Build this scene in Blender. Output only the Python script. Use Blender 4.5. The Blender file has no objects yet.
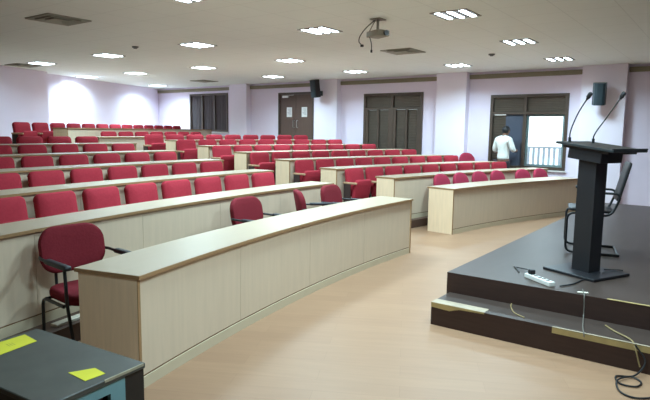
import bpy, bmesh, math, random
from math import sin, cos, pi, hypot, radians
from mathutils import Vector, Matrix

random.seed(7)
scene = bpy.context.scene
COL = scene.collection

# ------------------------------------------------------------------ camera
EYE = 1.651
cam_data = bpy.data.cameras.new('camera')
cam_data.sensor_width = 36.0
cam_data.sensor_fit = 'HORIZONTAL'
cam_data.lens = 559.3 / 650 * 36.0
cam_data.clip_end = 200
cam = bpy.data.objects.new('camera', cam_data)
COL.objects.link(cam)
ca = Vector((0.5922797761, -0.8056265298, 0.01305991))
cb = Vector((0.0912185246, 0.0831488688, 0.9923534886))
cc = Vector((0.8005522142, 0.5865595963, -0.1227354568))
m3 = Matrix((ca, cb, -cc)).transposed()
cam.matrix_world = Matrix.Translation((0, 0, EYE)) @ m3.to_4x4()
scene.camera = cam

# ------------------------------------------------------------------ world, exposure
world = bpy.data.worlds.new('daylight')
scene.world = world
world.use_nodes = True
wn = world.node_tree
wn.nodes['Background'].inputs[0].default_value = (0.86, 0.94, 1.0, 1)
wn.nodes['Background'].inputs[1].default_value = 1.7
scene.view_settings.view_transform = 'Standard'
scene.view_settings.look = 'None'
scene.view_settings.gamma = 1.0
scene.view_settings.use_curve_mapping = False
scene.view_settings.exposure = 0.80
LAMP_W = 46.0
LAMP_COL = (0.60, 0.87, 1.0)
TUBE_STRENGTH = 9.0

# ------------------------------------------------------------------ helpers
def lin(c):
    return tuple(((v / 255) / 12.92 if v <= 10 else (((v / 255) + 0.055) / 1.055) ** 2.4) for v in c)

def mat(name, rgb, rough=0.6, metal=0.0, noise=0.0, nscale=8.0, stretch=(1, 1, 1), spec=0.4, bump=0.0, emis=None, coord='Object'):
    m = bpy.data.materials.new(name)
    m.use_nodes = True
    nt = m.node_tree
    b = nt.nodes['Principled BSDF']
    c = (*lin(rgb), 1)
    b.inputs['Base Color'].default_value = c
    b.inputs['Roughness'].default_value = rough
    b.inputs['Metallic'].default_value = metal
    b.inputs['Specular IOR Level'].default_value = spec
    if noise or bump:
        tc = nt.nodes.new('ShaderNodeTexCoord')
        mp = nt.nodes.new('ShaderNodeMapping')
        mp.inputs['Scale'].default_value = stretch
        nz = nt.nodes.new('ShaderNodeTexNoise')
        nz.inputs['Scale'].default_value = nscale
        nz.inputs['Detail'].default_value = 4
        nt.links.new(tc.outputs[coord], mp.inputs[0])
        nt.links.new(mp.outputs[0], nz.inputs[0])
        if noise:
            rmp = nt.nodes.new('ShaderNodeMapRange')
            rmp.inputs[1].default_value = 0.3
            rmp.inputs[2].default_value = 0.7
            rmp.inputs[3].default_value = 1 - noise
            rmp.inputs[4].default_value = 1 + noise
            nt.links.new(nz.outputs['Fac'], rmp.inputs[0])
            vm = nt.nodes.new('ShaderNodeVectorMath')
            vm.operation = 'SCALE'
            vm.inputs[0].default_value = c[:3]
            nt.links.new(rmp.outputs[0], vm.inputs['Scale'])
            nt.links.new(vm.outputs[0], b.inputs['Base Color'])
        if bump:
            bp = nt.nodes.new('ShaderNodeBump')
            bp.inputs['Strength'].default_value = bump
            bp.inputs['Distance'].default_value = 0.01
            nt.links.new(nz.outputs['Fac'], bp.inputs['Height'])
            nt.links.new(bp.outputs[0], b.inputs['Normal'])
    if emis:
        b.inputs['Emission Color'].default_value = (*emis[0], 1)
        b.inputs['Emission Strength'].default_value = emis[1]
    return m

def brick_mat(name, c1, c2, mortar, bw, bh, offset, msize, rough, rotz=0.0, spec=0.4, noise=0.0):
    m = bpy.data.materials.new(name)
    m.use_nodes = True
    nt = m.node_tree
    b = nt.nodes['Principled BSDF']
    b.inputs['Roughness'].default_value = rough
    b.inputs['Specular IOR Level'].default_value = spec
    g = nt.nodes.new('ShaderNodeNewGeometry')
    mp = nt.nodes.new('ShaderNodeMapping')
    mp.inputs['Rotation'].default_value = (0, 0, rotz)
    br = nt.nodes.new('ShaderNodeTexBrick')
    br.offset = offset
    br.inputs['Color1'].default_value = (*lin(c1), 1)
    br.inputs['Color2'].default_value = (*lin(c2), 1)
    br.inputs['Mortar'].default_value = (*lin(mortar), 1)
    br.inputs['Scale'].default_value = 1.0
    br.inputs['Mortar Size'].default_value = msize
    br.inputs['Brick Width'].default_value = bw
    br.inputs['Row Height'].default_value = bh
    nt.links.new(g.outputs['Position'], mp.inputs[0])
    nt.links.new(mp.outputs[0], br.inputs[0])
    out = br.outputs['Color']
    if noise:
        mp2 = nt.nodes.new('ShaderNodeMapping')
        mp2.inputs['Scale'].default_value = (0.8, 9, 1)
        nz = nt.nodes.new('ShaderNodeTexNoise')
        nz.inputs['Scale'].default_value = 3.0
        nz.inputs['Detail'].default_value = 5
        nt.links.new(mp.outputs[0], mp2.inputs[0])
        nt.links.new(mp2.outputs[0], nz.inputs[0])
        r = nt.nodes.new('ShaderNodeMapRange')
        r.inputs[1].default_value = 0.3
        r.inputs[2].default_value = 0.7
        r.inputs[3].default_value = 1 - noise
        r.inputs[4].default_value = 1 + noise
        nt.links.new(nz.outputs['Fac'], r.inputs[0])
        v = nt.nodes.new('ShaderNodeVectorMath')
        v.operation = 'SCALE'
        nt.links.new(out, v.inputs[0])
        nt.links.new(r.outputs[0], v.inputs['Scale'])
        out = v.outputs[0]
    nt.links.new(out, b.inputs['Base Color'])
    return m

def glass_mat(name, tint, gloss):
    m = bpy.data.materials.new(name)
    m.use_nodes = True
    nt = m.node_tree
    nt.nodes.remove(nt.nodes['Principled BSDF'])
    t = nt.nodes.new('ShaderNodeBsdfTransparent')
    t.inputs[0].default_value = (*tint, 1)
    gl = nt.nodes.new('ShaderNodeBsdfGlossy')
    gl.inputs['Roughness'].default_value = 0.03
    mx = nt.nodes.new('ShaderNodeMixShader')
    mx.inputs[0].default_value = gloss
    nt.links.new(t.outputs[0], mx.inputs[1])
    nt.links.new(gl.outputs[0], mx.inputs[2])
    nt.links.new(mx.outputs[0], nt.nodes['Material Output'].inputs[0])
    return m

M = {}
M['ceiling'] = brick_mat('ceiling_tiles', (245, 248, 242), (244, 247, 241), (232, 235, 229), 0.62, 0.62, 0.0, 0.006, 0.9, spec=0.1)
M['floor'] = brick_mat('vinyl_floor', (154, 120, 93), (149, 115, 89), (141, 108, 83), 1.1, 0.16, 0.5, 0.0015, 0.42, rotz=radians(62), spec=0.35, noise=0.05)
M['wall'] = mat('lavender_paint', (232, 220, 236), 0.75, noise=0.015, nscale=2.0, spec=0.2)
M['column'] = mat('pale_column_paint', (236, 226, 238), 0.7, noise=0.01, nscale=2.0, spec=0.2)
M['skirt'] = mat('white_trim', (215, 210, 205), 0.6)
M['lam'] = mat('cream_laminate', (206, 185, 160), 0.5, noise=0.035, nscale=3.0, stretch=(9, 9, 0.8), spec=0.3)
M['lamtop'] = mat('cream_desk_top', (172, 154, 131), 0.38, noise=0.02, nscale=5.0, stretch=(1, 6, 1), spec=0.45)
M['lamend'] = mat('beech_end_laminate', (226, 198, 164), 0.5, noise=0.05, nscale=4.0, stretch=(9, 9, 0.7), spec=0.3)
M['edge'] = mat('brown_edge_band', (150, 116, 80), 0.5, noise=0.05, nscale=6)
M['plinth'] = mat('plinth_laminate', (196, 180, 152), 0.55, noise=0.03, nscale=5)
M['groove'] = mat('brown_joint', (122, 92, 64), 0.7)
M['red'] = mat('red_fabric', (158, 46, 58), 0.85, noise=0.06, nscale=40, spec=0.15, bump=0.15)
M['maroon'] = mat('maroon_fabric', (118, 38, 46), 0.88, noise=0.07, nscale=60, spec=0.12, bump=0.2)
M['rose'] = mat('faded_rose_fabric', (160, 52, 74), 0.88, noise=0.07, nscale=60, spec=0.12, bump=0.2)
M['seatbase'] = mat('seat_support_brown', (58, 42, 38), 0.6, noise=0.05)
M['armpad'] = mat('tan_arm_pad', (176, 140, 108), 0.55, noise=0.05)
M['black'] = mat('black_steel', (30, 33, 35), 0.35, spec=0.5, noise=0.03)
M['blackpad'] = mat('black_polyurethane', (26, 26, 30), 0.5, spec=0.55, noise=0.04)
M['stage'] = mat('grey_brown_stage_laminate', (66, 54, 48), 0.40, noise=0.06, nscale=2.5, stretch=(1, 5, 1), spec=0.32)
M['riser'] = mat('dark_wenge_riser', (62, 44, 38), 0.5, noise=0.10, nscale=5.0, stretch=(1, 1, 9), spec=0.3)
M['tierfront'] = mat('dark_wood_tier_riser', (84, 62, 50), 0.55, noise=0.08, nscale=5.0)
M['tiertop'] = mat('tier_vinyl', (170, 148, 122), 0.55, noise=0.04, nscale=3)
M['tape'] = mat('worn_yellow_edge_strip', (172, 150, 100), 0.6, noise=0.12, nscale=12)
M['tapew'] = mat('worn_white_edge_strip', (160, 144, 122), 0.55, noise=0.08, nscale=12)
M['lectern'] = mat('black_lectern_laminate', (30, 30, 33), 0.38, noise=0.06, nscale=4, spec=0.45)
M['lecterntop'] = mat('charcoal_lectern_top', (44, 48, 50), 0.3, noise=0.05, nscale=4, spec=0.5)
M['cabtop'] = mat('slate_cabinet_top', (66, 65, 59), 0.5, noise=0.16, nscale=9, spec=0.4)
M['cabside'] = mat('black_cabinet_side', (30, 26, 24), 0.5, noise=0.08, nscale=4)
M['teal'] = mat('teal_grey_frame', (104, 140, 144), 0.45, noise=0.04)
M['darkred'] = mat('dark_red_recess', (74, 28, 28), 0.5, noise=0.1)
M['worn'] = mat('worn_pale_edge', (150, 140, 118), 0.6, noise=0.15, nscale=20)
M['yellow'] = mat('yellow_paper', (192, 184, 44), 0.7, noise=0.05, nscale=10)
M['ink'] = mat('grey_ink', (150, 146, 60), 0.8)
M['wood'] = mat('dark_brown_frame_wood', (78, 64, 54), 0.45, noise=0.08, nscale=6, stretch=(6, 6, 1))
M['door'] = mat('brown_door_laminate', (92, 72, 62), 0.45, noise=0.07, nscale=5, stretch=(8, 8, 1))
M['blind'] = mat('grey_green_blind_slats', (96, 86, 76), 0.55, noise=0.06, nscale=4)
M['blindgrey'] = mat('grey_curtain', (104, 96, 100), 0.8, noise=0.08, nscale=4, stretch=(1, 8, 1))
M['bluegrey'] = mat('blue_grey_dark_panel', (72, 78, 92), 0.45, noise=0.04)
M['alu'] = mat('pale_aluminium_sash', (150, 170, 172), 0.35, metal=0.3, noise=0.02)
M['glass'] = glass_mat('window_glass', (0.93, 0.97, 0.97), 0.07)
M['darkglass'] = glass_mat('tinted_glass', (0.75, 0.78, 0.76), 0.10)
M['pelmet'] = mat('olive_pelmet_wood', (132, 122, 100), 0.6, noise=0.06, nscale=4)
M['speaker'] = mat('teal_black_speaker', (52, 66, 72), 0.4, noise=0.03)
M['speakerblk'] = mat('black_speaker', (34, 32, 34), 0.45, noise=0.03)
M['grille'] = mat('speaker_grille', (42, 54, 60), 0.6, noise=0.2, nscale=120)
M['white'] = mat('white_plastic', (222, 220, 212), 0.4, noise=0.02)
M['offwhite'] = mat('off_white_projector', (150, 146, 132), 0.45, noise=0.03)
M['greym'] = mat('grey_mount_metal', (140, 136, 124), 0.45, metal=0.4, noise=0.03)
M['vent'] = mat('grey_diffuser', (176, 174, 162), 0.6, noise=0.03)
M['louvre'] = mat('grey_louvre', (104, 103, 100), 0.45, noise=0.02)
M['paper'] = mat('white_paper', (226, 224, 220), 0.8, noise=0.02)
M['print'] = mat('faint_print', (150, 146, 150), 0.8)
M['steel'] = mat('brushed_steel', (190, 186, 180), 0.3, metal=0.8, noise=0.03)
M['cord'] = mat('black_cable', (30, 30, 32), 0.5)
M['greycord'] = mat('grey_cable', (104, 98, 90), 0.5)
M['tancord'] = mat('tan_cable', (142, 122, 84), 0.5)
M['plank'] = mat('pale_plank', (216, 208, 190), 0.5, noise=0.04, nscale=4)
M['skin'] = mat('brown_skin', (112, 76, 58), 0.6, noise=0.03)
M['hair'] = mat('black_hair', (26, 24, 26), 0.6, noise=0.1, nscale=40)
M['shirt'] = mat('white_shirt_cloth', (216, 218, 212), 0.85, noise=0.03, nscale=14, bump=0.3)
M['trousers'] = mat('dark_trousers', (52, 44, 50), 0.85, noise=0.05, nscale=14)
M['shoe'] = mat('black_shoe', (28, 25, 24), 0.4)
M['rail'] = mat('pale_blue_railing', (176, 198, 204), 0.5, noise=0.03)
M['balcony'] = mat('balcony_concrete', (190, 190, 186), 0.8, noise=0.05)
M['tube'] = mat('lit_tube', (255, 255, 255), 0.4, emis=((0.74, 0.92, 1.0), TUBE_STRENGTH))
M['outlet'] = mat('black_socket', (30, 28, 26), 0.5)

def tag(o, label=None, cat=None, group=None, kind=None):
    if label: o['label'] = label
    if cat: o['category'] = cat
    if group: o['group'] = group
    if kind: o['kind'] = kind
    return o

def empty(name, loc, rotz=0.0, label=None, cat=None, group=None, kind=None):
    o = bpy.data.objects.new(name, None)
    o.empty_display_size = 0.1
    COL.objects.link(o)
    o.location = loc
    o.rotation_euler = (0, 0, rotz)
    return tag(o, label, cat, group, kind)

def link(name, bm, material, parent=None, loc=None, rot=None, smooth=False):
    bmesh.ops.recalc_face_normals(bm, faces=bm.faces[:])
    me = bpy.data.meshes.new(name)
    if smooth:
        for f in bm.faces: f.smooth = True
    bm.to_mesh(me)
    bm.free()
    mats = material if isinstance(material, (list, tuple)) else [material]
    for mm in mats: me.materials.append(mm)
    if smooth:
        try: me.set_sharp_from_angle(angle=radians(50))
        except Exception: pass
    o = bpy.data.objects.new(name, me)
    COL.objects.link(o)
    if parent: o.parent = parent
    if loc is not None: o.location = loc
    if rot is not None: o.rotation_euler = rot
    return o

def box(bm, c, s, mtx=None, bevel=0.0, seg=2, mi=0):
    r = bmesh.ops.create_cube(bm, size=1.0)
    vs = r['verts']
    for v in vs:
        v.co = Vector((v.co.x * s[0], v.co.y * s[1], v.co.z * s[2]))
    fs = set(f for v in vs for f in v.link_faces)
    if bevel:
        es = list(set(e for v in vs for e in v.link_edges))
        rr = bmesh.ops.bevel(bm, geom=es, offset=bevel, segments=seg, profile=0.5, affect='EDGES')
        vs = list(set(rr['verts']) | set(v for v in vs if v.is_valid))
        fs = set(f for v in vs for f in v.link_faces)
    for v in vs:
        p = v.co.copy()
        if mtx is not None: p = mtx @ p
        v.co = p + Vector(c)
    for f in fs: f.material_index = mi
    return vs

def bx(lo, hi, bm=None, **k):
    bm = bm or bmesh.new()
    c = [(a + b) / 2 for a, b in zip(lo, hi)]
    box(bm, c, [abs(b - a) for a, b in zip(lo, hi)], **k)
    return bm

def fillet(pts, r, n=5):
    P = [Vector(p) for p in pts]
    out = [P[0]]
    for i in range(1, len(P) - 1):
        a, b, c = P[i - 1], P[i], P[i + 1]
        u, v = (a - b), (c - b)
        d = min(r, u.length * 0.45, v.length * 0.45)
        s, e = b + u.normalized() * d, b + v.normalized() * d
        for k in range(n + 1):
            t = k / n
            out.append((1 - t) ** 2 * s + 2 * t * (1 - t) * b + t * t * e)
    out.append(P[-1])
    return out

def tube(bm, pts, r, seg=8, r2=None):
    P = [Vector(p) for p in pts]
    n = len(P)
    rings = []
    up = Vector((0, 0, 1))
    prev = None
    for i, p in enumerate(P):
        t = (P[min(i + 1, n - 1)] - P[max(i - 1, 0)]).normalized()
        if prev is None:
            ref = up if abs(t.z) < 0.9 else Vector((1, 0, 0))
            x = t.cross(ref).normalized()
        else:
            x = (prev - t * prev.dot(t)).normalized()
        prev = x
        y = t.cross(x)
        rr = r if r2 is None else r + (r2 - r) * i / (n - 1)
        rings.append([bm.verts.new(p + x * cos(2 * pi * k / seg) * rr + y * sin(2 * pi * k / seg) * rr) for k in range(seg)])
    for a, b in zip(rings[:-1], rings[1:]):
        for k in range(seg):
            bm.faces.new((a[k], a[(k + 1) % seg], b[(k + 1) % seg], b[k]))
    bm.faces.new(rings[0][::-1])
    bm.faces.new(rings[-1])
    return bm

def curve_pts(pts, n=8):
    """Catmull-Rom through the points"""
    P = [Vector(p) for p in pts]
    Q = [P[0] * 2 - P[1]] + P + [P[-1] * 2 - P[-2]]
    out = []
    for i in range(1, len(Q) - 2):
        a, b, c, d = Q[i - 1], Q[i], Q[i + 1], Q[i + 2]
        for k in range(n):
            t = k / n
            out.append(0.5 * ((2 * b) + (c - a) * t + (2 * a - 5 * b + 4 * c - d) * t * t + (3 * b - a - 3 * c + d) * t ** 3))
    out.append(P[-1])
    return out

def cyl(bm, c, r, h, seg=20, axis='Z', r2=None):
    mtx = Matrix.Translation(c)
    if axis == 'X': mtx = mtx @ Matrix.Rotation(pi / 2, 4, 'Y')
    if axis == 'Y': mtx = mtx @ Matrix.Rotation(pi / 2, 4, 'X')
    bmesh.ops.create_cone(bm, cap_ends=True, segments=seg, radius1=r, radius2=r if r2 is None else r2, depth=h, matrix=mtx)
    return bm

def prism(poly, z0, z1, bm=None):
    bm = bm or bmesh.new()
    lo = [bm.verts.new((x, y, z0)) for x, y in poly]
    hi = [bm.verts.new((x, y, z1)) for x, y in poly]
    n = len(poly)
    for i in range(n):
        bm.faces.new((lo[i], lo[(i + 1) % n], hi[(i + 1) % n], hi[i]))
    bm.faces.new(lo[::-1])
    bm.faces.new(hi)
    return bm

def cushion(w, h, t, corner, bow=0.0, n=10, puff=0.35, top_corner=None):
    """rounded pad in the XZ plane, front at -Y, bowed about Z"""
    bm = bmesh.new()
    tc = top_corner or corner
    # outline of a rounded rectangle
    out = []
    def arc(cx, cz, r, a0, a1):
        for k in range(n + 1):
            a = a0 + (a1 - a0) * k / n
            out.append((cx + r * cos(a), cz + r * sin(a)))
    arc(w / 2 - corner, -h / 2 + corner, corner, -pi / 2, 0)
    arc(w / 2 - tc, h / 2 - tc, tc, 0, pi / 2)
    arc(-w / 2 + tc, h / 2 - tc, tc, pi / 2, pi)
    arc(-w / 2 + corner, -h / 2 + corner, corner, pi, 1.5 * pi)
    levels = [(0.0, 0.5, 1), (0.35, 0.92, 1), (0.5, 1.0, 1)]
    def shell(scale_in, y):
        r = []
        for x, z in out:
            s = Vector((x, z))
            L = s.length
            k = max(0.0, (L - scale_in) / L)
            xx, zz = x * k, z * k
            r.append(bm.verts.new((xx, y + bow * (1 - (2 * xx / w) ** 2) * 1.0, zz)))
        return r
    e = t * puff
    rings = [shell(min(w, h) * 0.28, -t / 2 - e * 0.15), shell(e, -t / 2), shell(e * 0.3, -t / 2 + e * 0.3), shell(0, -t / 2 + e), shell(0, t / 2 - e), shell(e * 0.3, t / 2 - e * 0.3), shell(e, t / 2)]
    N = len(out)
    for a, b in zip(rings[:-1], rings[1:]):
        for k in range(N):
            bm.faces.new((a[k], a[(k + 1) % N], b[(k + 1) % N], b[k]))
    bm.faces.new(rings[0][::-1])
    bm.faces.new(rings[-1])
    bmesh.ops.remove_doubles(bm, verts=bm.verts[:], dist=1e-5)
    return bm

def kids(o):
    return [c for c in bpy.data.objects if c.parent == o]

def copy_tree(o, parent=None, memo=None):
    c = o.copy()
    COL.objects.link(c)
    if parent: c.parent = parent
    for ch in CH.get(o.name, None) or kids(o):
        copy_tree(ch, c)
    return c
CH = {}
def place_copy(proto, loc, rotz, label, group=None):
    """first use returns the source itself, later ones copies with their parts"""
    if not proto.get('used_once'):
        proto['used_once'] = 1
        o = proto
        CH[o.name] = kids(o)
        for ch in CH[o.name]: CH[ch.name] = kids(ch)
    else:
        o = copy_tree(proto)
    o.location = loc
    o.rotation_euler = (0, 0, rotz)
    o['label'] = label
    if group: o['group'] = group
    return o

ORD = ['first', 'second', 'third', 'fourth', 'fifth', 'sixth', 'seventh', 'eighth', 'ninth', 'tenth', 'eleventh', 'twelfth', 'thirteenth']

# ------------------------------------------------------------------ room shell
XW = 13.6                       # door wall
ZC = 3.137                      # ceiling
W0 = Vector((8.23, 15.70)); WD = Vector((0.9285, 0.3714)); WN = Vector((0.3714, -0.9285))   # rear wall line, direction, inward normal
XL, YF = -4.5, -5.0
def rear(s, off):
    p = W0 + WD * s + WN * off
    return (p.x, p.y)
def rear_y(x, off=0.0):
    p = W0 + WN * off
    return p.y + (x - p.x) * WD.y / WD.x
YR = rear_y(XW)

room = [(XL, YF), (XW, YF), (XW, YR), (XL, rear_y(XL))]
tag(link('floor', prism([(XL - .2, YF - .2), (XW + .2, YF - .2), (XW + .2, YR + .3), (XL - .2, rear_y(XL) + .2)], -0.1, 0.0), M['floor']), kind='structure')
tag(link('ceiling', prism([(XL - .2, YF - .2), (XW + .2, YF - .2), (XW + .2, YR + .3), (XL - .2, rear_y(XL) + .2)], ZC, ZC + 0.1), M['ceiling']), kind='structure')
tag(link('wall_left', bx((XL - .2, YF - .2, 0), (XL, rear_y(XL) + .2, ZC)), M['wall']), kind='structure')
tag(link('wall_front', bx((XL, YF - .2, 0), (XW, YF, ZC)), M['wall']), kind='structure')
sl, sr = (XL - W0.x) / WD.x, (XW - W0.x) / WD.x
SP = -0.21    # where the wall steps back, left of it stands nearer
bm = prism([rear(sl, -.25), rear(sr + .1, -.25), rear(sr + .1, 0), rear(sl, 0)], 0, ZC)
tag(link('wall_rear', bm, M['wall']), kind='structure')
tag(link('wall_rear_return', prism([rear(sl + 0.3, 0.0), rear(SP - .07, 0.0), rear(SP - .21, .35), rear(sl + 0.3, .35)], 0, ZC), M['wall']), kind='structure')

OPEN = [('window_1', 14.11, 16.05, 1.57, 2.89), ('door_1', 10.43, 11.84, 0.661, 2.82), ('window_2', 6.79, 8.63, 0.95, 2.70), ('window_3', 3.15, 4.96, 0.81, 2.57)]
bm = bmesh.new()
ys = YF
for nm, y0, y1, z0, z1 in sorted(OPEN, key=lambda t: t[1]):
    bx((XW, ys, 0), (XW + .2, y0, ZC), bm)
    bx((XW, y0, 0), (XW + .2, y1, z0), bm)
    bx((XW, y0, z1), (XW + .2, y1, ZC), bm)
    ys = y1
bx((XW, ys, 0), (XW + .2, YR + .3, ZC), bm)
tag(link('wall_right', bm, M['wall']), kind='structure')

COLS = [(1.99, 2.87), (5.52, 6.32), (9.43, 10.24), (13.04, 13.83)]
for y0, y1 in COLS:
    tag(link('column', bx((XW - .22, y0, 0), (XW, y1, ZC)), M['column']), kind='structure')
edges_ = [YF] + [v for c in COLS for v in c] + [YR]
k = 1
for a, b in zip(edges_[0::2], edges_[1::2]):
    bm = bx((XW - .06, a + .01, ZC - .165), (XW - .002, b - .01, ZC - .062), bevel=0.004, seg=1)
    tag(link('trim_%d' % k, bm, M['pelmet']), kind='structure'); k += 1

# tiers of the two seating blocks: concentric platforms
BL = {'L': dict(c=(6.466, -13.351), R=[16.840, 18.072, 19.259, 20.402, 21.514, 22.601], T=[0, .145, .267, .389, .509, .623]),
      'R': dict(c=(6.024, -13.089), R=[16.879, 17.799, 18.806, 19.845, 20.851, 21.840, 22.820], T=[0, .136, .244, .357, .464, .565, .661])}
def arc_pts(c, R, a0, a1, n):
    return [(c[0] + R * sin(a0 + (a1 - a0) * i / n), c[1] + R * cos(a0 + (a1 - a0) * i / n)) for i in range(n + 1)]
XMID = 7.25
def tier(b, R0, R1, z, x0, x1):
    c = BL[b]['c']
    n = 24
    outp = []
    for i in range(n + 1):
        x = x0 + (x1 - x0) * i / n
        outp.append((x, c[1] + math.sqrt(R0 * R0 - (x - c[0]) ** 2)))
    for i in range(n, -1, -1):
        x = x0 + (x1 - x0) * i / n
        y = c[1] + math.sqrt(R1 * R1 - (x - c[0]) ** 2)
        outp.append((x, min(y, rear_y(x) - .02)))
    bm = prism(outp, 0.0, z)
    for f in bm.faces:
        f.material_index = 1 if f.normal.z > 0.5 or (abs(f.normal.z) > .5 and f.calc_center_median().z > z - .001) else 0
    return tag(link('floor_tier', bm, [M['tierfront'], M['tiertop']]), kind='structure')
for b, x0, x1 in (('L', -2.2, XMID), ('R', XMID, XW - .001)):
    R, T = BL[b]['R'], BL[b]['T']
    for k in range(1, len(R)):
        R0 = R[k] - (0.20 if (b, k) == ('L', 1) else 0.10)
        R1 = R[k + 1] - 0.10 if k + 1 < len(R) else R[k] + (1.55 if b == 'L' else 1.45)
        tier(b, R0, R1, T[k], x0, x1)

# rear platforms behind the arcs
DB0 = Vector((6.77, 10.92)); DBD = Vector((cos(radians(12.5)), sin(radians(12.5)))); DBN = Vector((-DBD.y, DBD.x))
T8, T9 = 0.711, 0.895
def dbp(s, off):
    p = DB0 + DBD * s + DBN * off
    return (p.x, p.y)
def x_at(p, d, x):
    return p[1] + (x - p[0]) * d.y / d.x
pa = dbp(0, -.12)
poly = [(6.55, x_at(pa, DBD, 6.55)), (XW, x_at(pa, DBD, XW)), (XW, rear_y(XW, 2.6)), (6.55, rear_y(6.55, 2.6))]
bm = prism(poly, 0, T8)
for f in bm.faces:
    f.material_index = 1 if f.calc_center_median().z > T8 - .001 else 0
tag(link('floor_tier', bm, [M['tierfront'], M['tiertop']]), kind='structure')
poly = [(3.2, rear_y(3.2, 2.97)), (XW, rear_y(XW, 2.97)), (XW, rear_y(XW)), (3.2, rear_y(3.2))]
bm = prism(poly, 0, T9)
for f in bm.faces:
    f.material_index = 1 if f.calc_center_median().z > T9 - .001 else 0
tag(link('floor_tier', bm, [M['tierfront'], M['tiertop']]), kind='structure')

# ------------------------------------------------------------------ windows and door
def window(nm, y0, y1, z0, z1, mull, trans, style):
    root = empty(nm, (XW, (y0 + y1) / 2, z0), kind='structure')
    rel = Vector((XW, (y0 + y1) / 2, z0))
    def add(name, lo, hi, m, **k):
        bm = bx([a - b for a, b in zip(lo, rel)], [a - b for a, b in zip(hi, rel)], **k)
        return link(name, bm, m, root)
    f = .07
    bm = bmesh.new()
    def fb(lo, hi): bx([a - b for a, b in zip(lo, rel)], [a - b for a, b in zip(hi, rel)], bm)
    xa, xb = XW - .03, XW + .12
    fb((xa, y0, z0), (xb, y0 + f, z1)); fb((xa, y1 - f, z0), (xb, y1, z1))
    fb((xa, y0 + f, z0), (xb, y1 - f, z0 + f)); fb((xa, y0 + f, z1 - f), (xb, y1 - f, z1))
    for m in mull: fb((xa, m - f / 2, z0 + f), (xb, m + f / 2, z1 - f))
    cols = [y0 + f] + [v for m in sorted(mull) for v in (m - f / 2, m + f / 2)] + [y1 - f]
    bays = list(zip(cols[0::2], cols[1::2]))
    rows = [(z0 + f, z1 - f)]
    if trans:
        for a, b in bays: fb((xa, a, trans - .03), (xb, b, trans + .03))
        rows = [(z0 + f, trans - .03), (trans + .03, z1 - f)]
    link('window_frame', bm, M['wood'], root)
    for bi, (a, b) in enumerate(bays):
        for ri, (p, q) in enumerate(rows):
            clear = style == 'lookout' and bi == 0 and ri == 0
            add('pane', (XW + .03 if clear else XW + .10, a, p), (XW + .036 if clear else XW + .106, b, q), M['glass'] if clear else M['darkglass'])
            if clear:
                bm2 = bmesh.new()
                def sb(lo, hi): bx([u - v for u, v in zip(lo, rel)], [u - v for u, v in zip(hi, rel)], bm2)
                sb((XW + .045, a, p), (XW + .075, a + .05, q)); sb((XW + .045, b - .05, p), (XW + .075, b, q))
                sb((XW + .045, a + .05, p), (XW + .075, b - .05, p + .05)); sb((XW + .045, a + .05, q - .05), (XW + .075, b - .05, q))
                link('sash', bm2, M['alu'], root)
            elif style == 'lookout' and ri == 0:
                add('dark_panel', (XW + .03, a, p), (XW + .05, (a + b) / 2 + .06, q), M['bluegrey'])
                bm2 = bmesh.new()
                z = p + .02
                while z < q - .02:
                    box(bm2, (.045, (a + b) / 2 + (b - a) * .27 + .02 - rel.y, z - z0), (.012, (b - a) * .44, .05), Matrix.Rotation(-.5, 3, 'Y'))
                    z += .04
                link('blind', bm2, M['blind'], root)
            elif style == 'curtain':
                bm2 = bmesh.new()
                n = 40
                top = []
                for i in range(n + 1):
                    yy = a + (b - a) * i / n
                    xx = .045 + .018 * sin(i * 1.1)
                    top.append((xx, yy - rel.y))
                for (xa_, ya_), (xb_, yb_) in zip(top[:-1], top[1:]):
                    v = [bm2.verts.new(t) for t in ((xa_, ya_, p - z0), (xb_, yb_, p - z0), (xb_, yb_, q - z0), (xa_, ya_, q - z0))]
                    bm2.faces.new(v)
                bmesh.ops.remove_doubles(bm2, verts=bm2.verts[:], dist=1e-5)
                bmesh.ops.solidify(bm2, geom=bm2.faces[:], thickness=.004)
                link('curtain', bm2, M['blindgrey'], root)
            else:
                bm2 = bmesh.new()
                z = p + .02
                while z < q + .005:
                    box(bm2, (.045, (a + b) / 2 - rel.y, z - z0), (.012, b - a - .002, .056), Matrix.Rotation(-.4, 3, 'Y'))
                    z += .042
                link('blind', bm2, M['blind'], root)
                if ri == 0 and style == 'blind':
                    bm2 = bmesh.new()
                    for u, v in ((a + .001, a + .085), (b - .085, b - .001), ((a + b) / 2 - .03, (a + b) / 2 + .03)):
                        bx((-.02, u - rel.y, p - z0), (.012, v - rel.y, q - z0), bm2)
                    link('sash', bm2, M['wood'], root)
    add('window_sill', (XW - .05, y0 - .03, z0 - .035), (XW - .003, y1 + .03, z0 - .003), M['skirt'])
    return root
window('window_1', 14.11, 16.05, 1.57, 2.89, [14.76, 15.40], None, 'curtain')
window('window_2', 6.79, 8.63, 0.95, 2.70, [7.71], 2.28, 'blind')
window('window_3', 3.15, 4.96, 0.81, 2.57, [4.12], 2.13, 'lookout')

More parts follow.
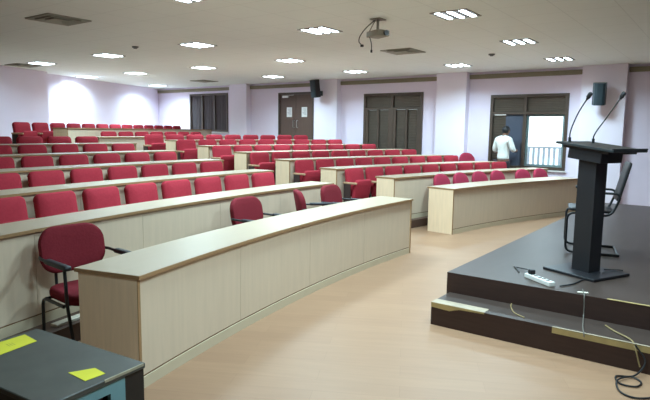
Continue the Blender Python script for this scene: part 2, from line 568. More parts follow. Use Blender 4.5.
# door with two leaves
y0, y1, z0, z1 = 10.43, 11.84, 0.661, 2.82
root = empty('door_1', (XW, (y0 + y1) / 2, z0), kind='structure')
yc = (y0 + y1) / 2
bm = bx((-.02, y0 - yc, 0), (.08, y0 - yc + .06, z1 - z0))
bx((-.02, y1 - yc - .06, 0), (.08, y1 - yc, z1 - z0), bm); bx((-.02, y0 - yc + .06, z1 - z0 - .06), (.08, y1 - yc - .06, z1 - z0), bm)
link('door_frame', bm, M['wood'], root)
for sgn in (-1, 1):
    a, b = (0.003, y1 - yc - .063) if sgn > 0 else (y0 - yc + .063, -.003)
    leaf = link('door_leaf', bx((.012, a, .01), (.055, b, z1 - z0 - .063), bevel=.004, seg=1), M['door'], root)
    h = bmesh.new()
    tube(h, fillet([(.012, sgn * .07, 1.08), (-.04, sgn * .07, 1.08), (-.04, sgn * .07, 1.3), (.012, sgn * .07, 1.3)], .02), .011)
    link('door_handle', h, M['steel'], leaf)
bm = bx((-.035, .28, z1 - z0 - .16), (.01, .52, z1 - z0 - .09), bevel=.006)
tube(bm, [(-.03, .30, z1 - z0 - .12), (-.10, .16, z1 - z0 - .10), (-.03, .06, z1 - z0 - .08)], .009, 6)
link('door_closer', bm, M['steel'], root)
for yy, lab in ((11.40, 'white paper notice on the left leaf of the brown double door'), (10.80, 'white paper notice on the right leaf of the brown double door')):
    bm = bx((-.004, -.105, -.15), (0, .105, .15))
    r = link('paper_notice', bm, M['paper'], None, (XW + .0115, yy, 2.215))
    tag(r, lab, 'notice', 'paper notices on the double door')
    bm = bmesh.new()
    for i in range(6):
        bx((-.0055, -.075, .09 - i * .035), (-.0042, .075 - (i % 3) * .03, .10 - i * .035), bm)
    link('printed_lines', bm, M['print'], r)

# outside the look-out window: a balcony and its railing
bal = bx((XW + .2, -3.0, .0), (XW + 2.2, 9.0, .12))
tag(link('floor_balcony', bal, M['balcony']), kind='structure')
root = empty('balcony_railing', (XW + 1.3, 3.6, .12), label='pale blue vertical bar railing outside the window beside the person', cat='railing')
bm = bx((-.02, -3, 1.16), (.02, 3, 1.20)); bx((-.015, -3, .1), (.015, 3, .13), bm)
link('rail', bm, M['rail'], root)
bm = bmesh.new()
for i in range(47):
    bx((-.02, -2.97 + i * .128, 0.13 if i % 6 else 0.0), (.02, -2.91 + i * .128, 1.16), bm)
tag(link('baluster', bm, M['rail'], root), kind=None)

# ------------------------------------------------------------------ stage
SX, SY, SZ = 4.71, 2.05, .381
root = empty('stage', (SX, SY, 0), label='dark laminate speaker platform with a single step along its near end', cat='stage')
bm = bx((0, -6.9, 0), (11.5 - SX, 0, SZ))
for f in bm.faces: f.material_index = 1 if f.calc_center_median().z > SZ - .001 else 0
link('platform', bm, [M['riser'], M['stage']], root)
bm = bx((-.38, -6.9, 0), (-.001, -.03, .197))
for f in bm.faces: f.material_index = 1 if f.calc_center_median().z > .196 else 0
step = link('step', bm, [M['riser'], M['stage']], root)
def strip(name, m, lo, hi, parent):
    return link(name, bx(lo, hi), m, parent)
strip('edge_strip', M['tapew'], (-.382, -.50, .1965), (-.27, -.03, .200), step)
bm = bmesh.new()
lo_prof = [(-.03, .158), (-.20, .150), (-.24, .165), (-.29, .178), (-.50, .186), (-.50, .198), (-.03, .198)]
vs = [[bm.verts.new((x, y, z)) for y, z in lo_prof] for x in (-.384, -.3795)]
n_ = len(lo_prof)
for i in range(n_): bm.faces.new((vs[0][i], vs[0][(i + 1) % n_], vs[1][(i + 1) % n_], vs[1][i]))
bm.faces.new(vs[0]); bm.faces.new(vs[1][::-1])
link('worn_edge', bm, M['tape'], step)
strip('edge_strip', M['tape'], (-.385, -2.6, .152), (-.379, -1.03, .199), step)
strip('edge_strip', M['tapew'], (-.385, -2.6, .1965), (-.365, -1.03, .200), step)
strip('edge_strip', M['tape'], (-.003, -3.2, .3795), (.018, -1.33, .384), root)

# ------------------------------------------------------------------ desks
def path_desk(label, P, L, z0, ztop, depth, group, left_end=True, right_end=True, seg_len=1.2, name='lecture_desk', plinth_h=.075):
    """P(s, off) -> xy ; s metres along the front edge, off metres behind it"""
    mx, my = P(L / 2, depth / 2)
    root = empty(name, (mx, my, z0), label=label, cat='desk', group=group)
    def slab(s0, s1, o0, o1, za, zb, bm=None):
        bm = bm or bmesh.new()
        n = max(1, int(abs(s1 - s0) / .25))
        rings = []
        for i in range(n + 1):
            s = s0 + (s1 - s0) * i / n
            a, b = P(s, o0), P(s, o1)
            rings.append([bm.verts.new((a[0] - mx, a[1] - my, za - z0)), bm.verts.new((b[0] - mx, b[1] - my, za - z0)),
                          bm.verts.new((b[0] - mx, b[1] - my, zb - z0)), bm.verts.new((a[0] - mx, a[1] - my, zb - z0))])
        for r, q in zip(rings[:-1], rings[1:]):
            for k in range(4): bm.faces.new((r[k], r[(k + 1) % 4], q[(k + 1) % 4], q[k]))
        bm.faces.new(rings[0][::-1]); bm.faces.new(rings[-1])
        return bm
    th = .025
    zt = ztop - th
    link('worktop', slab(.004, L - .004, .004, depth, zt, ztop), M['lamtop'], root)
    bm = slab(0, L, 0, .004, zt, ztop - .001)
    slab(0, .004, .004, depth, zt, ztop - .001, bm); slab(L - .004, L, .004, depth, zt, ztop - .001, bm)
    link('edge_band', bm, M['edge'], root)
    npan = max(1, round(L / seg_len))
    bm = bmesh.new()
    for i in range(npan):
        slab(.025 + (L - .05) * i / npan + .0015, .025 + (L - .05) * (i + 1) / npan - .0015, .03, .048, z0 + plinth_h + .012, zt, bm)
    link('front_panel', bm, M['lam'], root)
    link('joint_strip', slab(.026, L - .026, .034, .048, z0 + plinth_h, z0 + plinth_h + .012), M['groove'], root)
    link('plinth', slab(.026, L - .026, .024, .048, z0, z0 + plinth_h), M['plinth'], root)
    for flag, a, b in ((left_end, 0.004, .026), (right_end, L - .026, L - .004)):
        if flag:
            e = link('end_panel', slab(a, b, .022, depth - .03, z0, zt), M['lamend'], root)
            e2 = link('edge_band', slab(a - .001, b + .001, .018, .022, z0, zt), M['edge'], e)
    return root

def arc_path(b, k, a0):
    c, R = BL[b]['c'], BL[b]['R'][k]
    def P(s, off):
        a = a0 + s / R
        r = R + off
        return (c[0] + r * sin(a), c[1] + r * cos(a))
    return P
G_D = 'pale laminate lecture desks'
LEFT = [(-.2665, .0190), (-.312, .0108), (-.285, .0110), (-.262, .0110), (-.244, .0070), (-.215, .0025)]
LLAB = ['long curved pale desk nearest the camera, in front of the other left block desks',
        'curved pale desk directly behind the nearest desk, backing the loose armchairs',
        'pale curved desk, third from the front in the left block',
        'pale curved desk, fourth from the front in the left block',
        'pale curved desk, fifth from the front in the left block',
        'pale curved desk, sixth from the front in the left block']
for k, (a0, a1) in enumerate(LEFT):
    R, t = BL['L']['R'][k], BL['L']['T'][k]
    path_desk(LLAB[k], arc_path('L', k, a0), (a1 - a0) * R, t, t + .75, (.52 if k == 0 else .42), 'left block desks')
RIGHT = [(.1445, .384), (.1235, .396), (.1055, .370), (.0985, .350), (.0898, .325), (.0823, .305), (.0773, .293)]
RLAB = ['front desk of the right block, facing the dark stage across the floor',
        'pale desk just behind the front desk of the right block',
        'pale desk third from the front in the right block',
        'pale desk fourth from the front in the right block',
        'pale desk fifth from the front in the right block',
        'pale desk sixth from the front in the right block',
        'pale desk seventh from the front in the right block']
for k, (a0, a1) in enumerate(RIGHT):
    R, t = BL['R']['R'][k], BL['R']['T'][k]
    path_desk(RLAB[k], arc_path('R', k, a0), (a1 - a0) * R, t, t + .75, .52 if k == 0 else .42, 'right block desks')
path_desk('straight pale desk behind the right block, its front fully bare', dbp, 4.9, T8, T8 + .75, .42, 'rear straight desks')
path_desk('straight pale desk of the last row along the rear wall', lambda s, o: rear(-2.78 + s, 2.85 - o), 7.2, T9, T9 + .75, .42, 'rear straight desks')

# ------------------------------------------------------------------ tip-up seats
def make_seat():
    root = empty('auditorium_seat', (0, 0, 0), cat='seat')
    tilt = radians(-9)
    link('backrest', cushion(.465, .49, .075, .04, bow=-.02, top_corner=.06), M['red'], root, (0, .01, .615), (tilt, 0, 0), smooth=True)
    link('seat_pan', cushion(.43, .44, .075, .05, bow=-.01, top_corner=.07), M['red'], root, (0, -.14, .455), (radians(12), 0, 0), smooth=True)
    for s in (-1, 1):
        bm = bx((s * .2525 - .016, -.10, .0), (s * .2525 + .016, .05, .60), bevel=.006, seg=1)
        bx((s * .2525 - .018, -.18, .0), (s * .2525 + .018, .10, .03), bm)
        # little bracket holding back and pan
        bx((s * .225 - .03, -.06, .40), (s * .225 + .03, .02, .46), bm)
        sup = link('side_support', bm, M['seatbase'], root)
        link('arm_pad', bx((s * .2525 - .018, -.24, .595), (s * .2525 + .018, .06, .63), bevel=.009), M['armpad'], sup)
    return root
seat = make_seat()
SEATS = {  # block, row: (radius of the backrests, first angle, pitch, count, extra unseen)
    ('L', 2): (19.139, -.2171, .0300, 8), ('L', 3): (20.282, -.1766, .0283, 7), ('L', 4): (21.394, -.1444, .0270, 6),
    ('L', 5): (22.481, -.1146, .0253, 5), ('L', 6): (23.601, -.0861, .0237, 4),
    ('R', 2): (18.686, .1251, .0302, 9), ('R', 3): (19.725, .1132, .0286, 9), ('R', 4): (20.731, .1016, .0274, 9),
    ('R', 5): (21.720, .0942, .0255, 9), ('R', 6): (22.700, .0857, .0246, 9), ('R', 7): (23.820, .0824, .0232, 9)}
for (b, k), (R, th0, p, n) in SEATS.items():
    c, t = BL[b]['c'], BL[b]['T'][k - 1]
    first = -2 if b == 'L' else 0
    for i in range(first, n):
        a = th0 + p * i
        pos = n - i if b == 'L' else i + 1
        lab = 'red tip-up seat, %s from the aisle, %s fixed row of the %s block' % (ORD[pos - 1], ORD[k - 2], 'left' if b == 'L' else 'right')
        place_copy(seat, (c[0] + R * sin(a), c[1] + R * cos(a), t), -a, lab, 'tip-up seats of the %s block' % ('left' if b == 'L' else 'right'))
for i in range(7):
    s = 1.25 + .565 * i
    x, y = dbp(s, .93)
    place_copy(seat, (x, y, T8), radians(12.5), 'red seat %s from the left behind the bare straight rear desk' % ORD[i], 'seats behind the bare rear desk')
for i in range(13):
    x, y = rear(-3.106 + .565 * i, 1.95)
    place_copy(seat, (x, y, T9), math.atan2(WD.y, WD.x), 'red seat %s from the left in the last row along the rear wall' % ORD[i], 'seats of the last row')

# ------------------------------------------------------------------ loose chairs
def make_armchair(fabric, bw=.50, bh=.355, tc=.14, name='armchair'):
    """visitor chair facing -Y, black tubular arms"""
    root = empty(name, (0, 0, 0), cat='chair')
    bm = cushion(bw, bh, .07, .13, bow=.03, top_corner=tc)
    link('backrest', bm, fabric, root, (0, .235, .918 - bh / 2), (radians(-10), 0, 0), smooth=True)
    bm = cushion(.49, .47, .08, .12, bow=0, top_corner=.12)
    link('seat', bm, fabric, root, (0, -.03, .455), (radians(-90), 0, 0), smooth=True)
    for s in (-1, 1):
        x = s * .265
        bm = bmesh.new()
        tube(bm, fillet([(x, .185, .0), (x, .175, .415), (x, -.16, .415)], .07), .0125, 8)          # rear leg and seat rail
        tube(bm, fillet([(x, -.34, .0), (x, -.21, .43), (x, -.19, .69)], .05), .0125, 8)           # front leg up to the arm
        fr = link('side_frame', bm, M['black'], root, smooth=True)
        bm = bmesh.new()
        tube(bm, fillet([(x, -.21, .688), (x, .20, .70), (x * .9, .25, .70)], .04), .012, 8)
        link('arm_rail', bm, M['black'], fr, smooth=True)
        link('armrest', bx((x - .027, -.25, .682), (x + .027, .08, .718), bevel=.015, seg=3), M['blackpad'], root, smooth=True)
    bm = bmesh.new()
    for y in (-.13, .14): tube(bm, [(-.265, y, .413), (.265, y, .413)], .011, 8)
    tube(bm, fillet([(-.12, .12, .41), (-.12, .27, .44), (-.12, .275, .62)], .05), .012, 8)
    tube(bm, fillet([(.12, .12, .41), (.12, .27, .44), (.12, .275, .62)], .05), .012, 8)
    link('under_frame', bm, M['black'], root, smooth=True)
    return root
arm = make_armchair(M['maroon'])
GA = 'maroon armchairs behind the nearest desk'
place_copy(arm, (2.24, 3.81, 0), radians(-4), 'maroon armchair standing at the near end of the closest desk, fully visible', GA)
place_copy(arm, (4.45, 4.08, 0), radians(4), 'maroon armchair tucked behind the middle of the closest desk', GA)
place_copy(arm, (5.60, 4.19, 0), radians(48), 'maroon armchair turned sideways behind the far half of the closest desk', GA)
place_copy(arm, (6.26, 4.22, 0), radians(6), 'maroon armchair at the aisle end of the closest desk', GA)
arm2 = make_armchair(M['rose'], .46, .38, .20)
RP = [(.1890, 0), (.2225, .02), (.2560, -.02), (.2895, .03), (.3360, -.03), (.3700, .02)]
c = BL['R']['c']
RW = ['leftmost', 'second from left', 'third from left', 'fourth from left', 'fifth from left', 'rightmost']
for i, (a, w) in enumerate(RP):
    R = 17.40
    place_copy(arm2, (c[0] + R * sin(a), c[1] + R * cos(a), 0), -a + w, 'faded red round-backed armchair behind the right front desk, %s of six' % RW[i], 'armchairs behind the right front desk')
place_copy(arm2, (13.22, 5.20, .244), radians(-30), 'single faded red armchair by the wall at the window end of the right block', 'loose armchairs by the wall')

# ------------------------------------------------------------------ equipment cabinet at the lower left
CX0, CX1, CY0, CY1, CZ = .8195, 1.2345, 1.76, 2.46, .75
ctr = (1.027, 2.110)
root = empty('equipment_cabinet', (ctr[0], ctr[1], 0), radians(5.5), label='black equipment cabinet with slate grey top and teal framed front, lower left corner', cat='cabinet')
w, d = (CX1 - CX0) / 2, (CY1 - CY0) / 2
link('cabinet_top', bx((-w, -d, CZ - .022), (w, d, CZ), bevel=.003, seg=1), M['cabtop'], root)
link('worn_edge', bx((w * .1, -d - .0015, CZ - .010), (w * .95, -d + .004, CZ + .0005)), M['worn'], root)
bm = bx((-w + .005, -d + .012, .02), (-w + .025, d - .005, CZ - .022)); bx((w - .025, -d + .012, .02), (w - .005, d - .005, CZ - .022), bm)
link('side_panel', bm, M['cabside'], root)
link('back_panel', bx((-w + .025, d - .025, .02), (w - .025, d - .005, CZ - .022)), M['cabside'], root)
link('base', bx((-w + .01, -d + .02, 0), (w - .01, d - .01, .02)), M['cabside'], root)
link('front_stile', bx((w - .095, -d + .006, .02), (w - .005, -d + .0119, CZ - .022)), M['cabside'], root)
bm = bx((-w + .06, -d + .004, CZ - .062), (w - .095, -d + .022, CZ - .022)); bx((w - .16, -d + .004, .05), (w - .095, -d + .022, CZ - .062), bm)
bx((-w + .06, -d + .004, .05), (-w + .12, -d + .022, CZ - .062), bm); bx((-w + .12, -d + .004, .05), (w - .16, -d + .022, .11), bm)
link('teal_frame', bm, M['teal'], root)
link('front_stile', bx((-w + .006, -d + .006, .02), (-w + .06, -d + .0119, CZ - .022)), M['cabside'], root)
link('recess', bx((-w + .12, -d + .05, .11), (w - .16, -d + .06, CZ - .062)), M['darkred'], root)
def paper(pts, label, marks):
    mx = sum(p[0] for p in pts) / 4; my = sum(p[1] for p in pts) / 4
    bm = prism([(x - mx, y - my) for x, y in pts], 0, .0015)
    r = link('yellow_paper', bm, M['yellow'], None, (mx, my, CZ + .0002))
    tag(r, label, 'paper', 'yellow papers on the cabinet')
    if marks:
        b2 = bmesh.new()
        for i in range(3): bx((-.012 + i * .01, -.02, .0016), (-.009 + i * .01, .015, .0019), b2)
        link('ink_marks', b2, M['ink'], r)
paper([(1.035, 1.925), (1.035, 1.812), (1.115, 1.812), (1.118, 1.885)], 'small yellow paper near the front edge of the slate cabinet top', False)
paper([(1.125, 2.44), (.94, 2.425), (.95, 2.29), (1.12, 2.325)], 'larger yellow paper at the far end of the slate cabinet top', True)

bm = bx((-.16, -.035, 0), (.16, .035, .022), bevel=.003, seg=1)
tag(link('plank', bm, M['plank'], None, (2.25, 4.105, .145), (0, 0, .21)), 'short pale plank lying on the dark riser behind the nearest armchair', 'plank')

# ------------------------------------------------------------------ lectern
lw = Vector((-.425, -.905))     # long axis of the lectern, to the right in the photo
LX, LY = 5.51, 1.04
rz = math.atan2(lw.y, lw.x)
root = empty('lectern', (LX, LY, SZ), rz, 'black pedestal lectern with wide top and two gooseneck microphones on the stage', 'lectern')
link('base_plate', bx((-.27, -.25, 0), (.27, .25, .025), bevel=.006), M['lectern'], root)
bm = bmesh.new()
vlo = [bm.verts.new((x, y, .025)) for x, y in ((-.09, -.078), (.09, -.078), (.09, .078), (-.09, .078))]
vhi = [bm.verts.new((x, y, 1.06)) for x, y in ((-.09, -.078), (.09, -.078), (.09, .078), (-.09, .078))]
for i in range(4): bm.faces.new((vlo[i], vlo[(i + 1) % 4], vhi[(i + 1) % 4], vhi[i]))
bm.faces.new(vlo[::-1]); bm.faces.new(vhi)
link('column', bm, M['lectern'], root)
TILT = Matrix.Rotation(radians(6.5), 4, 'Y')
def tilted(bm_):
    for v in bm_.verts:
        p = TILT @ Vector((v.co.x, v.co.y, v.co.z - 1.16))
        v.co = (p.x, p.y, p.z + 1.16)
    return bm_
link('shelf_box', tilted(bx((-.17, -.12, 1.035), (.17, .18, 1.125), bevel=.004, seg=1)), M['lectern'], root)
link('under_board', tilted(bx((-.235, -.12, 1.125), (.235, .27, 1.15))), M['lectern'], root)
bm = bx((-.29, -.16, 1.15), (.30, .32, 1.172), bevel=.004, seg=1)
bx((.285, -.16, 1.172), (.30, .32, 1.184), bm)
link('top_board', tilted(bm), M['lecterntop'], root)
def gooseneck(pts):
    b2 = bmesh.new()
    cyl(b2, (pts[0][0], pts[0][1], pts[0][2] + .02), .013, .05, 12)
    tube(b2, curve_pts(pts, 8), .006, 8)
    g = link('gooseneck', b2, M['black'], root, smooth=True)
    a, b_ = Vector(pts[-2]), Vector(pts[-1])
    dd = (b_ - a).normalized()
    b3 = bmesh.new()
    tube(b3, [b_ - dd * .01, b_, b_ + dd * .01, b_ + dd * .05, b_ + dd * .06], .012, 10)
    for v in b3.verts:
        t = (v.co - b_).dot(dd)
        if t > .005: v.co = b_ + dd * t + (v.co - b_ - dd * t) * (1.6 if t < .055 else 1.0)
    link('microphone_head', b3, M['blackpad'], g, smooth=True)
gooseneck([(-.24, -.03, 1.195), (-.235, -.03, 1.30), (-.16, -.04, 1.46), (-.05, -.07, 1.59)])
gooseneck([(-.16, .20, 1.185), (-.15, .20, 1.27), (-.05, .22, 1.43), (.05, .25, 1.60)])

# chair on the stage, behind the lectern
root = empty('cantilever_chair', (6.63, 1.23, SZ), radians(-166), 'black cantilever armchair with tubular frame behind the lectern on the stage', 'chair')
for s in (-1, 1):
    x = s * .25
    bm = bmesh.new()
    tube(bm, fillet([(x, .27, .0125), (x, -.25, .0125), (x, -.25, .44), (x, .17, .42), (x, .26, .66), (x, .02, .66)], .08), .0125, 8)
    fr = link('side_frame', bm, M['black'], root, smooth=True)
    link('armrest', bx((x - .025, -.17, .655), (x + .025, .10, .69), bevel=.012), M['blackpad'], root, smooth=True)
bm = bmesh.new()
tube(bm, [(-.25, .265, .0125), (.25, .265, .0125)], .0125, 8)
link('cross_bar', bm, M['black'], root, smooth=True)
bm = bmesh.new()
tube(bm, [(-.25, -.1, .44), (.25, -.1, .44)], .011, 8)
link('cross_bar', bm, M['black'], root, smooth=True)
link('seat', cushion(.46, .44, .03, .05), M['blackpad'], root, (0, -.02, .465), (radians(-92), 0, 0), smooth=True)
link('backrest', cushion(.44, .42, .03, .05), M['blackpad'], root, (0, .275, .78), (radians(-13), 0, 0), smooth=True)

# power strip and cables on the stage
px0, px1 = Vector((5.00, 1.42)), Vector((4.80, 1.15))
ang = math.atan2(px1.y - px0.y, px1.x - px0.x)
root = empty('power_strip', ((px0.x + px1.x) / 2, (px0.y + px1.y) / 2, SZ), ang, 'white power strip at the edge of the stage top', 'power strip')
link('strip_body', bx((-.165, -.03, 0), (.165, .03, .04), bevel=.006), M['white'], root)
bm = bmesh.new()
for i in range(4): cyl(bm, (-.045 + i * .05, 0, .0405), .018, .003, 12)
link('socket', bm, M['outlet'], root)
bm = bx((-.13, -.022, .040), (-.08, .022, .083), bevel=.008)
tag(link('plug', bm, M['cord'], root), 'black plug')
def cable(name, pts, r, m, label, cat='cable'):
    o = Vector(pts[0])
    bm = bmesh.new()
    tube(bm, [p - o for p in curve_pts(pts, 10)], r, 6)
    return tag(link(name, bm, M[m], None, o, smooth=True), label, cat)
zc = SZ + .008
cable('power_cable', [(5.28, 1.62, zc), (5.20, 1.57, zc), (5.10, 1.52, zc)], .007, 'cord', 'short black cable lying left of the white power strip')
cable('power_cable', [(5.27, 1.60, zc), (5.17, 1.47, zc + .02), (4.985, 1.40, zc + .06)], .006, 'cord', 'black cable running into the plug on the power strip')
cable('lectern_cable', [(4.84, 1.10, zc), (4.98, 1.03, zc), (5.15, 1.00, zc), (5.25, .97, zc)], .006, 'cord', 'black cable between the power strip and the lectern base')
cable('lectern_cable', [(5.60, .90, SZ + .034), (5.66, .80, SZ + .034), (5.68, .755, SZ + .032)], .006, 'cord', 'black cable trailing over the lectern base plate')
cable('microphone_cable', [(4.86, .93, zc - .002), (4.73, .89, zc), (4.695, .88, .36), (4.69, .875, .29), (4.66, .87, .213), (4.45, .83, .208), (4.33, .80, .208), (4.31, .79, .18)], .005, 'greycord', 'thin grey cable hanging over the stage edge and down the step')
bm = bx((-.04, -.012, 0), (.04, .012, .012), bevel=.003, seg=1)
tag(link('cable_clip', bm, M['plank'], None, (4.76, .905, SZ), (0, 0, -1.2)), 'small white clip on the stage edge over the hanging grey cable', 'clip')
cable('tan_cable', [(4.60, .70, .205), (4.50, .62, .205), (4.38, .50, .206), (4.32, .46, .17), (4.30, .42, .05)], .006, 'tancord', 'tan cable lying across the yellow edged step')
cable('loop_cable', [(4.305, 0.460, 0.200), (4.290, 0.390, 0.100), (4.220, 0.440, 0.012), (4.140, 0.540, 0.009), (4.030, 0.500, 0.009), (4.040, 0.410, 0.009), (4.140, 0.390, 0.009), (4.180, 0.460, 0.012), (4.040, 0.520, 0.020), (3.900, 0.480, 0.009), (3.860, 0.390, 0.009), (3.940, 0.290, 0.009), (4.060, 0.190, 0.009)], .006, 'cord', 'black cable coiled on the floor against the stage step')
bm = bmesh.new()
tube(bm, curve_pts([(0, 0, 0), (-.10, -.03, 0), (-.23, -.10, 0), (-.30, -.2, 0)], 10), .005, 6)
tag(link('thin_cable', bm, M['tancord'], None, (4.70, 1.45, .2025)), 'thin brown cable lying on the step below the power strip', 'cable')

# ------------------------------------------------------------------ ceiling fixtures
def make_light():
    root = empty('ceiling_light', (0, 0, 0), cat='ceiling light')
    w = .245
    bm = bmesh.new()
    bx((-w, -w, -.010), (w, -w + .015, 0), bm); bx((-w, w - .015, -.010), (w, w, 0), bm)
    bx((-w, -w + .015, -.010), (-w + .015, w - .015, 0), bm); bx((w - .015, -w + .015, -.010), (w, w - .015, 0), bm)
    link('frame', bm, M['greym'], root)
    link('louvre', bx((-w + .015, -w + .015, -.005), (w - .015, w - .015, -.001)), M['louvre'], root)
    for y in (-.16, 0, .16):
        bm = bx((-.215, y - .03, -.014), (.215, y + .03, -.005), bevel=.004, seg=1)
        link('lit_tube', bm, M['tube'], root)
    return root
lightp = make_light()
LXS = {'A': 6.86, 'B': 9.415, 'C': 11.964, 'Z': 4.31, 'Y': 1.75}
LYS = [3.014, 5.16, 7.876, 10.614, 13.32, 15.67]
LIST = [('Z', 0), ('Z', 1), ('A', 0), ('A', 1), ('A', 2), ('A', 3), ('A', 4), ('B', 0), ('B', 2), ('B', 3), ('B', 4), ('B', 5), ('C', 0), ('C', 1), ('C', 2), ('C', 3), ('C', 5), ('Z', -1), ('Y', -1)]
RN = {'Z': 'nearest', 'A': 'near', 'B': 'middle', 'C': 'door wall side', 'Y': 'frontmost'}
for r, i in LIST:
    x, y = LXS[r], (LYS[i] if i >= 0 else .86)
    if (r, i) == ('C', 5): x, y = 12.45, 16.4
    if (r, i) == ('B', 5): x, y = 9.33, 15.53
    place_copy(lightp, (x, y, ZC), 0, 'lit three-tube ceiling light, %s row, %s place counted from the stage side' % (RN[r], ORD[i + 1]), 'three-tube ceiling lights')
    ld = bpy.data.lights.new('troffer_lamp', 'AREA')
    ld.shape = 'SQUARE'; ld.size = .55
    ld.energy = LAMP_W * (.25 if (r, i) == ('A', 4) else 1)
    ld.color = LAMP_COL
    ld.spread = radians(152)
    lo = bpy.data.objects.new('troffer_lamp', ld)
    lo.location = (x, y, ZC - .03)
    COL.objects.link(lo)

def make_vent():
    root = empty('ceiling_vent', (0, 0, 0), cat='vent')
    bm = bmesh.new()
    for s0, s1, z in ((.31, .27, -.012), (.22, .18, -.02), (.13, .09, -.026)):
        for a in range(4):
            m4 = Matrix.Rotation(a * pi / 2, 3, 'Z')
            box(bm, m4 @ Vector(((s0 + s1) / 2, 0, z / 2)), (abs(z) + .02, 2 * s0, .008), m4 @ Matrix.Rotation(.6, 3, 'Y'))
    link('diffuser_blade', bm, M['vent'], root)
    link('backing', bx((-.31, -.31, -.004), (.31, .31, -.0005)), M['vent'], root)
    return root
vent = make_vent()
for (x, y), lab in (((9.40, 5.14), 'grey square air vent in the ceiling right of the projector'),
                    ((12.0, 13.5), 'grey square air vent in the far ceiling above the far curtained window'),
                    ((4.24, 7.72), 'large looking dark air vent in the near ceiling at upper left'),
                    ((6.82, 14.09), 'grey air vent in the ceiling by the left rear wall')):
    place_copy(vent, (x, y, ZC), 0, lab, 'ceiling air vents')
for (x, y), lab in (((6.39, 9.03), 'small round smoke detector on the ceiling at left'), ((10.6, 3.9), 'small round smoke detector on the ceiling towards the window wall')):
    bm = bmesh.new()
    cyl(bm, (0, 0, -.012), .055, .024, 20, r2=.06); cyl(bm, (0, 0, -.032), .03, .018, 16, r2=.04)
    tag(link('smoke_detector', bm, M['louvre'], None, (x, y, ZC)), lab, 'smoke detector', 'smoke detectors')

# projector
PX, PY = 6.60, 4.00
root = empty('projector', (PX, PY, ZC), radians(0), 'off-white projector hanging from the ceiling on a short pole', 'projector')
link('ceiling_plate', bx((-.08, -.08, -.012), (.08, .08, 0)), M['greym'], root)
bm = bmesh.new()
tube(bm, [(0, 0, -.012), (0, 0, -.17)], .018, 12)
tube(bm, [(-.03, .02, -.012), (-.05, .10, -.16)], .008, 8)
link('mount_pole', bm, M['greym'], root)
body = link('projector_body', bx((-.10, -.14, -.235), (.10, .13, -.155), bevel=.015, seg=3), M['offwhite'], root, rot=(0, 0, radians(-25)), smooth=True)
bm = bmesh.new()
cyl(bm, (.03, -.15, -.195), .034, .04, 20, 'Y')
link('lens', bm, M['black'], body)
bm = bmesh.new()
tube(bm, curve_pts([(-.04, .03, -.02), (-.08, .14, -.12), (-.12, .20, -.22), (-.13, .21, -.29), (-.11, .19, -.33)], 8), .007, 6)
box(bm, (-.10, .18, -.345), (.035, .03, .03))
tube(bm, curve_pts([(-.05, .10, -.225), (-.03, .09, -.27), (-.02, .08, -.34), (-.02, .08, -.40)], 8), .006, 6)
box(bm, (-.02, .08, -.415), (.02, .02, .035))
link('cable', bm, M['cord'], root, smooth=True)

# wall speakers
def speaker(loc, rotz, m, lab, w=.27, h=.46, d=.24):
    root = empty('wall_speaker', loc, rotz, lab, 'speaker', 'wall speakers')
    bm = bmesh.new()
    prof = [(-w / 2, d * .2), (-w / 2 * .75, -d * .42), (-w * .2, -d / 2), (w * .2, -d / 2), (w / 2 * .75, -d * .42), (w / 2, d * .2), (w * .3, d / 2), (-w * .3, d / 2)]
    prism(prof, -h / 2, h / 2, bm)
    b_ = link('speaker_body', bm, m, root, rot=(radians(10), 0, 0))
    g = prism([(-w * .34, -d * .45), (-w * .2, -d * .52), (w * .2, -d * .52), (w * .34, -d * .45), (w * .2, -d * .47), (-w * .2, -d * .47)], -h / 2 * .92, h / 2 * .92)
    link('grille', g, M['grille'], b_)
    bm = bmesh.new()
    tube(bm, fillet([(0, d * .4, -.05), (0, d * .9, -.12), (0, d * 1.25, -.12)], .04), .018, 8)
    bx((-.05, d * 1.2, -.19), (.05, d * 1.27, -.05), bm)
    link('bracket', bm, M['black'], root)
    return root
speaker((XW - .22 - .307, 2.44, 2.50), radians(-78), M['speaker'], 'teal black wall speaker on the column right of the bright window')
speaker((XW - .22 - .307, 9.98, 2.86), radians(-90), M['speakerblk'], 'black wall speaker beside the top of the brown double door', h=.5)

# ------------------------------------------------------------------ person by the window
def skin_mesh(name, verts, edges, radii, root_i, m, parent, sub=2):
    me = bpy.data.meshes.new(name)
    me.from_pydata(verts, edges, [])
    o = bpy.data.objects.new(name, me)
    COL.objects.link(o)
    md = o.modifiers.new('skin', 'SKIN')
    md.use_smooth_shade = True
    for i, r in enumerate(radii):
        sv = me.skin_vertices[0].data[i]
        sv.radius = r if isinstance(r, tuple) else (r, r)
        sv.use_root = (i == root_i)
    s = o.modifiers.new('sub', 'SUBSURF'); s.levels = sub; s.render_levels = sub
    bpy.context.view_layer.update()
    dg = bpy.context.evaluated_depsgraph_get()
    nm = bpy.data.meshes.new_from_object(o.evaluated_get(dg))
    nm.name = name
    o.modifiers.clear()
    o.data = nm
    nm.materials.clear(); nm.materials.append(m)
    for p_ in nm.polygons: p_.use_smooth = True
    o.parent = parent
    return o
PR = empty('person', (13.17, 4.45, .136), -1.95, 'person in a white shirt and dark trousers standing at the far window, head bowed', 'person')
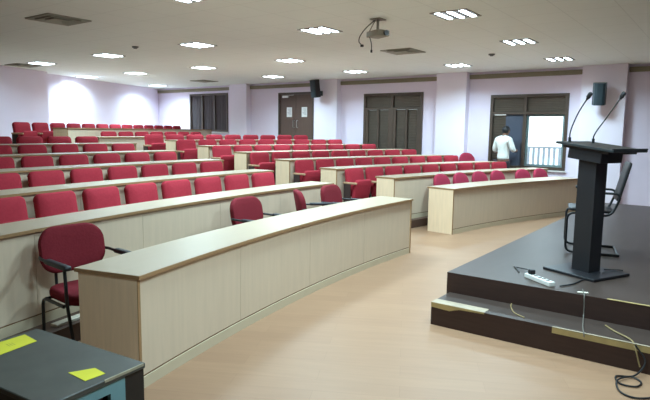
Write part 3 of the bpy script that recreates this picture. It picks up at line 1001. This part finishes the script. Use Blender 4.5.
V = [(0, 0, .90), (0, .01, 1.06), (0, 0, 1.22), (0, -.01, 1.36), (0, .015, 1.43), (0, .05, 1.50), (0, .075, 1.57), (0, .07, 1.625),
     (-.17, -.01, 1.35), (-.24, -.02, 1.12), (-.20, .14, .97), (-.17, .21, .93),
     (.17, -.01, 1.35), (.25, .03, 1.11), (.19, .22, 1.10), (.15, .28, 1.12),
     (-.09, 0, .84), (-.10, .02, .47), (-.11, -.02, .08), (-.115, .10, .035),
     (.09, 0, .84), (.10, .02, .47), (.11, -.02, .08), (.115, .10, .035)]
E_ = [(0, 1), (1, 2), (2, 3), (3, 4), (4, 5), (5, 6), (6, 7), (3, 8), (8, 9), (9, 10), (10, 11), (3, 12), (12, 13), (13, 14), (14, 15), (0, 16), (16, 17), (17, 18), (18, 19), (0, 20), (20, 21), (21, 22), (22, 23)]
RD = [(.14, .10), (.125, .09), (.145, .10), (.13, .085), (.055, .055), (.065, .075), (.078, .095), (.06, .075), .052, .042, .033, .028, .052, .042, .033, .028, .085, .058, .038, .035, .085, .058, .038, .035]
skin_mesh('body', V, E_, RD, 0, M['skin'], PR)
# five fingers on each hand
bm = bmesh.new()
for (hx, hy, hz, dx, dy, dz) in ((-.17, .21, .93, .03, .06, -.03), (.15, .28, 1.12, -.05, .05, .005)):
    base = Vector((hx, hy, hz)); dv = Vector((dx, dy, dz)).normalized()
    side = dv.cross(Vector((0, 0, 1))).normalized()
    for j, L_ in enumerate((.060, .075, .080, .070)):
        b0 = base + side * (-.027 + .018 * j)
        tube(bm, [b0, b0 + dv * (.03 + L_ * .4), b0 + dv * (.03 + L_ * .7) + Vector((0, 0, -.014)), b0 + dv * (.02 + L_ * .8) + Vector((0, 0, -.035))], .0085, 6)
    sgn = 1 if hx < 0 else -1
    b0 = base + side * (.02 * sgn) - dv * .01
    tube(bm, [b0, b0 + side * .028 * sgn + dv * .03, b0 + side * .030 * sgn + dv * .06], .0095, 6)
link('fingers', bm, M['skin'], PR, smooth=True)
SV = [(0, 0, .86), (0, .005, .98), (0, .01, 1.10), (0, 0, 1.24), (0, -.01, 1.365), (0, .02, 1.475), (-.18, -.01, 1.35), (-.245, -.02, 1.14), (-.235, .03, 1.05), (.18, -.01, 1.35), (.255, .03, 1.13), (.24, .10, 1.095)]
SE = [(0, 1), (1, 2), (2, 3), (3, 4), (4, 5), (4, 6), (6, 7), (7, 8), (4, 9), (9, 10), (10, 11)]
SR = [(.175, .125), (.165, .118), (.155, .112), (.172, .128), (.155, .122), (.088, .100), .078, .066, .058, .075, .066, .056]
skin_mesh('shirt', SV, SE, SR, 0, M['shirt'], PR)
TV = [(0, 0, .92), (-.09, 0, .82), (-.10, .02, .47), (-.11, -.01, .09), (.09, 0, .82), (.10, .02, .47), (.11, -.01, .09)]
skin_mesh('trousers', TV, [(0, 1), (1, 2), (2, 3), (0, 4), (4, 5), (5, 6)], [(.15, .115), .105, .075, .06, .105, .075, .06], 0, M['trousers'], PR)
for s in (-1, 1):
    bm = bmesh.new()
    box(bm, (s * .113, .05, .04), (.095, .27, .08), bevel=.03, seg=3)
    link('shoe', bm, M['shoe'], PR, smooth=True)
bm = bmesh.new()
bmesh.ops.create_uvsphere(bm, u_segments=24, v_segments=16, radius=1.0)
for v in list(bm.verts):
    if v.co.z < (-.25 if v.co.y > -.1 else -.86) or (v.co.y > .62 and v.co.z < .35): bm.verts.remove(v)
for v in bm.verts:
    v.co = Vector((v.co.x * .086, v.co.y * .104 + .062, v.co.z * .105 + 1.582))
bmesh.ops.solidify(bm, geom=bm.faces[:], thickness=.012)
link('hair', bm, M['hair'], PR, smooth=True)
bm = bmesh.new()
for s in (-1, 1):
    b2 = bmesh.ops.create_uvsphere(bm, u_segments=10, v_segments=8, radius=1.0)
    for v in b2['verts']: v.co = Vector((v.co.x * .012 + s * .083, v.co.y * .02 + .065, v.co.z * .03 + 1.555))
link('ear', bm, M['skin'], PR, smooth=True)
bm = bmesh.new()
tube(bm, [(0, .155, 1.575), (0, .178, 1.545), (0, .165, 1.535)], .012, 8)
link('nose', bm, M['skin'], PR, smooth=True)
bm = bmesh.new()
for s in (-1, 1): box(bm, (s * .032, .158, 1.578), (.022, .014, .010), bevel=.003)
link('eye', bm, M['hair'], PR)
bm = bx((-.022, .150, 1.505), (.022, .162, 1.512), bevel=.002, seg=1)
link('mouth', bm, M['darkred'], PR)

for o in bpy.data.objects:
    if o.get('used_once'): del o['used_once']
